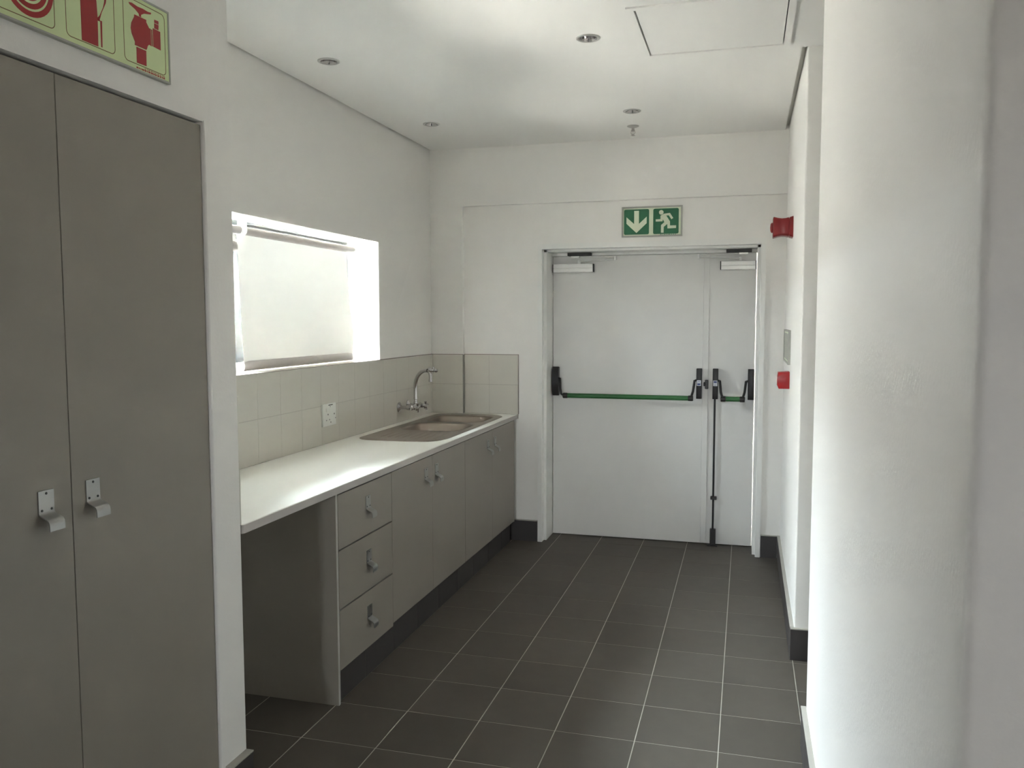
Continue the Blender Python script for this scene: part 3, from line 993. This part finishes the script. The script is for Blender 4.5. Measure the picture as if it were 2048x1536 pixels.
boxo('fixing_plate', (xm + 0.084, YD - 0.060, 2.020), (xm + 0.150, YD - 0.028, 2.0335), FRAMEP, tr, 0.001)

# ------------------------------------------------------------------ exit sign above the door
ex = thing('exit_sign', (0.966, YB, 2.115), 'green and cream exit sign with a down arrow and running figure above the double door', 'sign')
bm = bmesh.new()
EX0, EX1, EZ0, EZ1 = 0.767, 1.166, 2.115, 2.315
holed(bm, rect(EX0, EZ0, EX1, EZ1), [rect(EX0 + 0.010, EZ0 + 0.010, EX1 - 0.010, EZ1 - 0.010)], 'y', YB - 0.014, YB - 0.0006)
obj('sign_frame', bm, SIGNE, ex, smooth=0)
boxo('sign_face', (EX0 + 0.0102, YB - 0.009, EZ0 + 0.0102), (EX1 - 0.0102, YB - 0.001, EZ1 - 0.0102), SIGNC, ex)
P1 = (0.7825, 2.1315, 0.9485, 2.2975)
P2 = (0.9758, 2.1315, 1.1425, 2.2975)
for Pp in (P1, P2):
    bm = bmesh.new()
    prism(bm, rrect(*Pp, 0.010, 4), 'y', YB - 0.0098, YB - 0.0091)
    obj('green_panel', bm, SIGNG, ex, smooth=0)
def flat_poly(bm, pts, y0=YB - 0.0105, y1=YB - 0.0099):
    holed(bm, pts, [], 'y', y0, y1)
bm = bmesh.new()
flat_poly(bm, [(0.8495, 2.2880), (0.8820, 2.2880), (0.8820, 2.2020), (0.9330, 2.2480), (0.9330, 2.2050), (0.8655, 2.1420), (0.7985, 2.2050), (0.7985, 2.2480), (0.8495, 2.2020)])
obj('arrow', bm, SIGNC, ex, smooth=0)
bm = bmesh.new()
flat_poly(bm, circ(1.0283, 2.2725, 0.0152, 20))
flat_poly(bm, [(1.0233, 2.2508), (1.0471, 2.2631), (1.0852, 2.2670), (1.107, 2.2336), (1.0952, 2.2256), (1.0771, 2.2513), (1.0615, 2.2506), (1.0859, 2.2116), (1.0862, 2.1853),
               (1.1262, 2.1850), (1.1257, 2.1670), (1.0697, 2.1660), (1.0682, 2.1955), (1.0457, 2.177), (1.0449, 2.1387), (1.027, 2.1392), (1.0276, 2.1896), (1.0489, 2.208),
               (1.0391, 2.2263), (1.0369, 2.2132), (0.9925, 2.2132), (0.9925, 2.2275), (1.0235, 2.2285)])
obj('running_figure', bm, SIGNC, ex, smooth=0)
bm = bmesh.new()
for i, (a, w) in enumerate(((1.022, .010), (1.036, .006), (1.046, .012), (1.062, .009), (1.074, .014), (1.092, .008), (1.104, .010), (1.118, .008))):
    box(bm, (a, YB - 0.0096, 2.1265), (a + w, YB - 0.0091, 2.1295))
obj('small_print', bm, SIGNG, ex, smooth=0)

# ------------------------------------------------------------------ fire equipment sign on the cupboard wall
fs = thing('fire_sign', (XP, -1.571, 2.221), 'pale green fire equipment sign with red hose, extinguisher and hydrant symbols above the cupboard', 'sign')
FY_0, FY_1, FZ_0, FZ_1 = -1.862, -1.279, 2.221, 2.416
bm = bmesh.new()
holed(bm, rect(FY_0, FZ_0, FY_1, FZ_1), [rect(FY_0 + 0.005, FZ_0 + 0.005, FY_1 - 0.005, FZ_1 - 0.005)], 'x', XP + 0.0006, XP + 0.014)
obj('sign_frame', bm, SIGNE, fs, smooth=0)
XF = XP + 0.012
boxo('sign_face', (XP + 0.001, FY_0 + 0.0052, FZ_0 + 0.0052), (XF, FY_1 - 0.0052, FZ_1 - 0.0052), SIGNY, fs)
for (a, b) in ((-1.845, -1.684), (-1.651, -1.490), (-1.458, -1.296)):
    bm = bmesh.new()
    holed(bm, rrect(a, 2.238, b, 2.402, 0.014, 5), [rrect(a + 0.0019, 2.2399, b - 0.0019, 2.4001, 0.0122, 5)], 'x', XF, XF + 0.0003)
    obj('cell_outline', bm, SIGNL, fs, smooth=0)
def fp(bm, pts, x0=XF, x1=XF + 0.0005): holed(bm, pts, [], 'x', x0, x1)
bm = bmesh.new()
cy, cz = -1.757, 2.316
for ro, ri in ((0.071, 0.0585), (0.0535, 0.042), (0.036, 0.026), (0.019, 0.0)):
    holed(bm, circ(cy, cz, ro, 40), [circ(cy, cz, ri, 40)] if ri > 0 else [], 'x', XF, XF + 0.0005)
obj('hose_reel_symbol', bm, SIGNR, fs, smooth=0)
bm = bmesh.new()
fp(bm, [(-1.6025, 2.2415), (-1.549, 2.2419), (-1.548, 2.3141), (-1.5502, 2.352), (-1.556, 2.364), (-1.566, 2.370), (-1.566, 2.382), (-1.586, 2.382), (-1.586, 2.370), (-1.597, 2.362), (-1.6028, 2.348)])
fp(bm, [(-1.590, 2.384), (-1.560, 2.384), (-1.528, 2.392), (-1.528, 2.396), (-1.562, 2.391), (-1.590, 2.391)])
fp(bm, [(-1.5475, 2.3127), (-1.5395, 2.3127), (-1.5342, 2.3276), (-1.5183, 2.3567), (-1.5150, 2.372), (-1.5220, 2.388), (-1.5300, 2.392), (-1.5305, 2.388), (-1.5240, 2.383), (-1.5210, 2.371),
         (-1.5240, 2.3560), (-1.528, 2.3430), (-1.5405, 2.3200), (-1.5405, 2.3052), (-1.5475, 2.3052)])
fp(bm, [(-1.5393, 2.308), (-1.5393, 2.2440), (-1.5350, 2.2440), (-1.5335, 2.308)])
obj('extinguisher_symbol', bm, SIGNR, fs, smooth=0)
bm = bmesh.new()
fp(bm, [(-1.4356, 2.3893), (-1.4234, 2.3915), (-1.403, 2.3890), (-1.3822, 2.3902), (-1.3633, 2.3890), (-1.3499, 2.3908), (-1.3516, 2.3858), (-1.3781, 2.3790), (-1.390, 2.3720), (-1.390, 2.3660), (-1.3975, 2.3660), (-1.3985, 2.3720), (-1.412, 2.3790), (-1.4327, 2.3850)])
fp(bm, [(-1.4157, 2.3647), (-1.3702, 2.3655), (-1.3706, 2.3594), (-1.3600, 2.3475), (-1.3535, 2.3475), (-1.3535, 2.3025), (-1.3620, 2.3040), (-1.368, 2.2983), (-1.3700, 2.2925), (-1.3734, 2.2866), (-1.4175, 2.2864), (-1.4168, 2.2946), (-1.4282, 2.3130), (-1.4310, 2.3260), (-1.4281, 2.3400), (-1.4170, 2.3580)])
fp(bm, [(-1.3515, 2.3470), (-1.3478, 2.3475), (-1.3478, 2.3035), (-1.3515, 2.3030)])
fp(bm, [(-1.3452, 2.3525), (-1.3155, 2.3517), (-1.3157, 2.3025), (-1.3452, 2.3037)])
fp(bm, [(-1.3388, 2.3675), (-1.3214, 2.3675), (-1.3226, 2.3540), (-1.3388, 2.3540)])
fp(bm, [(-1.3380, 2.3770), (-1.3214, 2.3779), (-1.3214, 2.3690), (-1.3385, 2.3690)])
fp(bm, [(-1.4118, 2.2835), (-1.3744, 2.2837), (-1.3750, 2.2436), (-1.4121, 2.2426)])
obj('hydrant_symbol', bm, SIGNR, fs, smooth=0)
bm = bmesh.new()
a = -1.414
random.seed(9)
while a < -1.305:
    w = random.uniform(0.003, 0.010)
    box(bm, (XF, a, 2.2285), (XF + 0.0003, min(a + w, -1.302), 2.2325))
    if a > -1.39: box(bm, (XF, a, 2.2345 - 0.0005), (XF + 0.0003, min(a + w * 0.8, -1.302), 2.2360))
    a += w + random.uniform(0.0015, 0.003)
obj('small_print', bm, SIGNR, fs, smooth=0)

# ------------------------------------------------------------------ tall built-in cupboard
tc_ = thing('tall_cupboard', (-0.26, -1.67, 0.085), 'tall grey built in cupboard with two doors under the fire sign', 'cabinet')
boxo('carcass', (-0.55, CY0 + 0.002, CZ0 + 0.002), (-0.020, CY1 - 0.002, CZ1 - 0.004), CABIN, tc_)
for a, b, hy in ((CY0 + 0.003, -1.6688, -1.7715), (-1.6672, CY1 - 0.003, -1.6240)):
    d = boxo('door', (-0.0185, a, CZ0 + 0.004), (0.0035, b, CZ1 - 0.0085), CAB, tc_, 0.001)
    handle(d, 0.0037, hy, 1.168)

# ------------------------------------------------------------------ things on the short right wall
sd = thing('alarm_sounder', (XR, 1.60, 2.02), 'red fire alarm sounder high on the wall right of the exit sign', 'alarm')
def sq_ring(bm, x, h, r, yc, zc):
    return [bm.verts.new((x, yc + a, zc + b)) for a, b in rrect(-h, -h, h, h, r, 5)]
def loft(bm, rings, mi=0):
    n = len(rings[0])
    for A, B in zip(rings, rings[1:]):
        for i in range(n): bm.faces.new((A[i], A[(i + 1) % n], B[(i + 1) % n], B[i])).material_index = mi
    bm.faces.new(rings[0]).material_index = mi
    bm.faces.new(rings[-1]).material_index = mi
yc, zc = 1.60, 2.072
bm = bmesh.new()
loft(bm, [sq_ring(bm, XR - a, h, 0.012, yc, zc) for a, h in ((0.0006, 0.058), (0.008, 0.056), (0.020, 0.052))])
obj('base', bm, RED2, sd)
bm = bmesh.new()
loft(bm, [sq_ring(bm, XR - a, h, 0.014, yc, zc) for a, h in ((0.0202, 0.047), (0.024, 0.047))])
obj('joint', bm, SIGNR, sd)
bm = bmesh.new()
loft(bm, [sq_ring(bm, XR - a, h, 0.014, yc, zc) for a, h in ((0.0242, 0.052), (0.040, 0.0485), (0.060, 0.0475), (0.080, 0.050), (0.100, 0.0555), (0.104, 0.0555), (0.106, 0.052))])
obj('body', bm, RED2, sd)
bm = bmesh.new()
lathe(bm, [(0, 0.029), (0.008, 0.028), (0.013, 0.020), (0.015, 0.0)], (XR - 0.1062, yc, zc), (-1, 0, 0), 24)
obj('horn_cap', bm, RED2, sd)

cp = thing('call_point', (XR, 1.60, 1.18), 'red break glass fire call point low on the wall right of the door', 'alarm')
bm = bmesh.new()
prism(bm, [(XR - 0.0006, 1.180), (XR - 0.058, 1.180), (XR - 0.066, 1.200), (XR - 0.067, 1.232), (XR - 0.062, 1.272), (XR - 0.0006, 1.276)], 'y', 1.555, 1.645)
bmesh.ops.bevel(bm, geom=list(bm.edges), offset=0.003, segments=2, profile=0.5, affect='EDGES')
obj('case', bm, RED, cp)
boxo('glass_window', (XR - 0.0692, 1.575, 1.205), (XR - 0.0660, 1.625, 1.250), WPLAST, cp, 0.0008)

ws = thing('wall_notice', (XR, 1.82, 1.315), 'slim pale notice plate on the wall above the red call point', 'sign')
bm = bmesh.new()
holed(bm, rect(1.53, 1.315, 2.12, 1.505), [rect(1.545, 1.325, 2.105, 1.495)], 'x', XR - 0.014, XR - 0.0006)
obj('sign_frame', bm, SIGNE, ws, smooth=0)
boxo('sign_face', (XR - 0.010, 1.5455, 1.3255), (XR - 0.001, 2.1045, 1.4945), SIGNC, ws)
for a, b in ((1.56, 1.72), (1.745, 1.905), (1.93, 2.09)):
    bm = bmesh.new()
    prism(bm, rrect(a, 1.335, b, 1.485, 0.012, 4), 'x', XR - 0.0106, XR - 0.0101)
    obj('pictogram_panel', bm, SIGNE, ws, smooth=0)

# ------------------------------------------------------------------ ceiling fittings
def downlight():
    t = thing('downlight', (LAMPS[0][0], LAMPS[0][1], ZC), 'x', 'light', 'recessed ceiling downlights')
    x, y = LAMPS[0]
    bm = bmesh.new()
    lathe(bm, [(0.0, 0.0365), (0.0, 0.052), (-0.003, 0.0515), (-0.0055, 0.046), (-0.0045, 0.040), (0.002, 0.0365)], (x, y, ZC), (0, 0, 1), 32, caps=False)
    obj('ring', bm, RINGM, t, smooth=60)
    bm = bmesh.new()
    lathe(bm, [(-0.003, 0.0385), (0.012, 0.033), (0.040, 0.030), (0.041, 0.0)], (x, y, ZC), (0, 0, 1), 28, caps=False)
    obj('reflector', bm, CHROME, t, smooth=60)
    bm = bmesh.new()
    lathe(bm, [(0.022, 0.0), (0.022, 0.0225), (0.0405, 0.0225)], (x, y, ZC), (0, 0, 1), 24, caps=False)
    obj('lamp', bm, LAMPG, t, smooth=40)
    return t
dl = downlight()
DL_LABELS = ['unlit ceiling downlight over the worktop, nearest the camera of the window side pair',
             'unlit ceiling downlight by the window wall, close to the far corner',
             'unlit ceiling downlight beside the access hatch',
             'unlit ceiling downlight just in front of the sprinkler']
dl['label'] = DL_LABELS[0]
for (x, y), lb in list(zip(LAMPS, DL_LABELS))[1:]:
    dup(dl, (x, y, ZC), lb, 'recessed ceiling downlights')

sr = thing('sprinkler', (0.889, 1.954, ZC), 'small chrome fire sprinkler head hanging from the ceiling near the door wall', 'sprinkler')
bm = bmesh.new()
lathe(bm, [(-0.0005, 0.037), (-0.004, 0.036), (-0.010, 0.022), (-0.012, 0.012)], (0.889, 1.954, ZC), (0, 0, 1), 24)
obj('escutcheon', bm, RINGM, sr, smooth=60)
bm = bmesh.new()
lathe(bm, [(-0.010, 0.009), (-0.022, 0.009), (-0.024, 0.012), (-0.030, 0.012), (-0.032, 0.006)], (0.889, 1.954, ZC), (0, 0, 1), 14)
for s in (-1, 1):
    tube(bm, [(0.889 + s * 0.009, 1.954, ZC - 0.028), (0.889 + s * 0.012, 1.954, ZC - 0.042), (0.889 + s * 0.003, 1.954, ZC - 0.056)], 0.0025, 8)
lathe(bm, [(-0.030, 0.0025), (-0.056, 0.0025)], (0.889, 1.954, ZC), (0, 0, 1), 8)
obj('frame', bm, CHROME, sr)
bm = bmesh.new()
lathe(bm, [(-0.056, 0.005), (-0.058, 0.014), (-0.0595, 0.014), (-0.062, 0.003)], (0.889, 1.954, ZC), (0, 0, 1), 18)
obj('deflector', bm, CHROME, sr)

ah = thing('access_hatch', ((HX0 + HX1) / 2, (HY0 + HY1) / 2, ZC), 'square white access hatch set in the ceiling', 'hatch')
bm = bmesh.new()
holed(bm, rect(HX0 - 0.004, HY0 - 0.004, HX1 + 0.004, HY1 + 0.004), [rect(HX0 + 0.024, HY0 + 0.024, HX1 - 0.024, HY1 - 0.024)], 'z', ZC - 0.007, ZC - 0.0004)
holed(bm, rect(HX0 + 0.006, HY0 + 0.006, HX1 - 0.006, HY1 - 0.006), [rect(HX0 + 0.024, HY0 + 0.024, HX1 - 0.024, HY1 - 0.024)], 'z', ZC - 0.0004, ZC + 0.030)
obj('hatch_frame', bm, CEIL, ah, smooth=0)
boxo('hatch_panel', (HX0 + 0.0295, HY0 + 0.027, ZC - 0.003), (HX1 - 0.0285, HY1 - 0.0285, ZC + 0.010), CEIL, ah, 0.001)

bpy.context.view_layer.update()
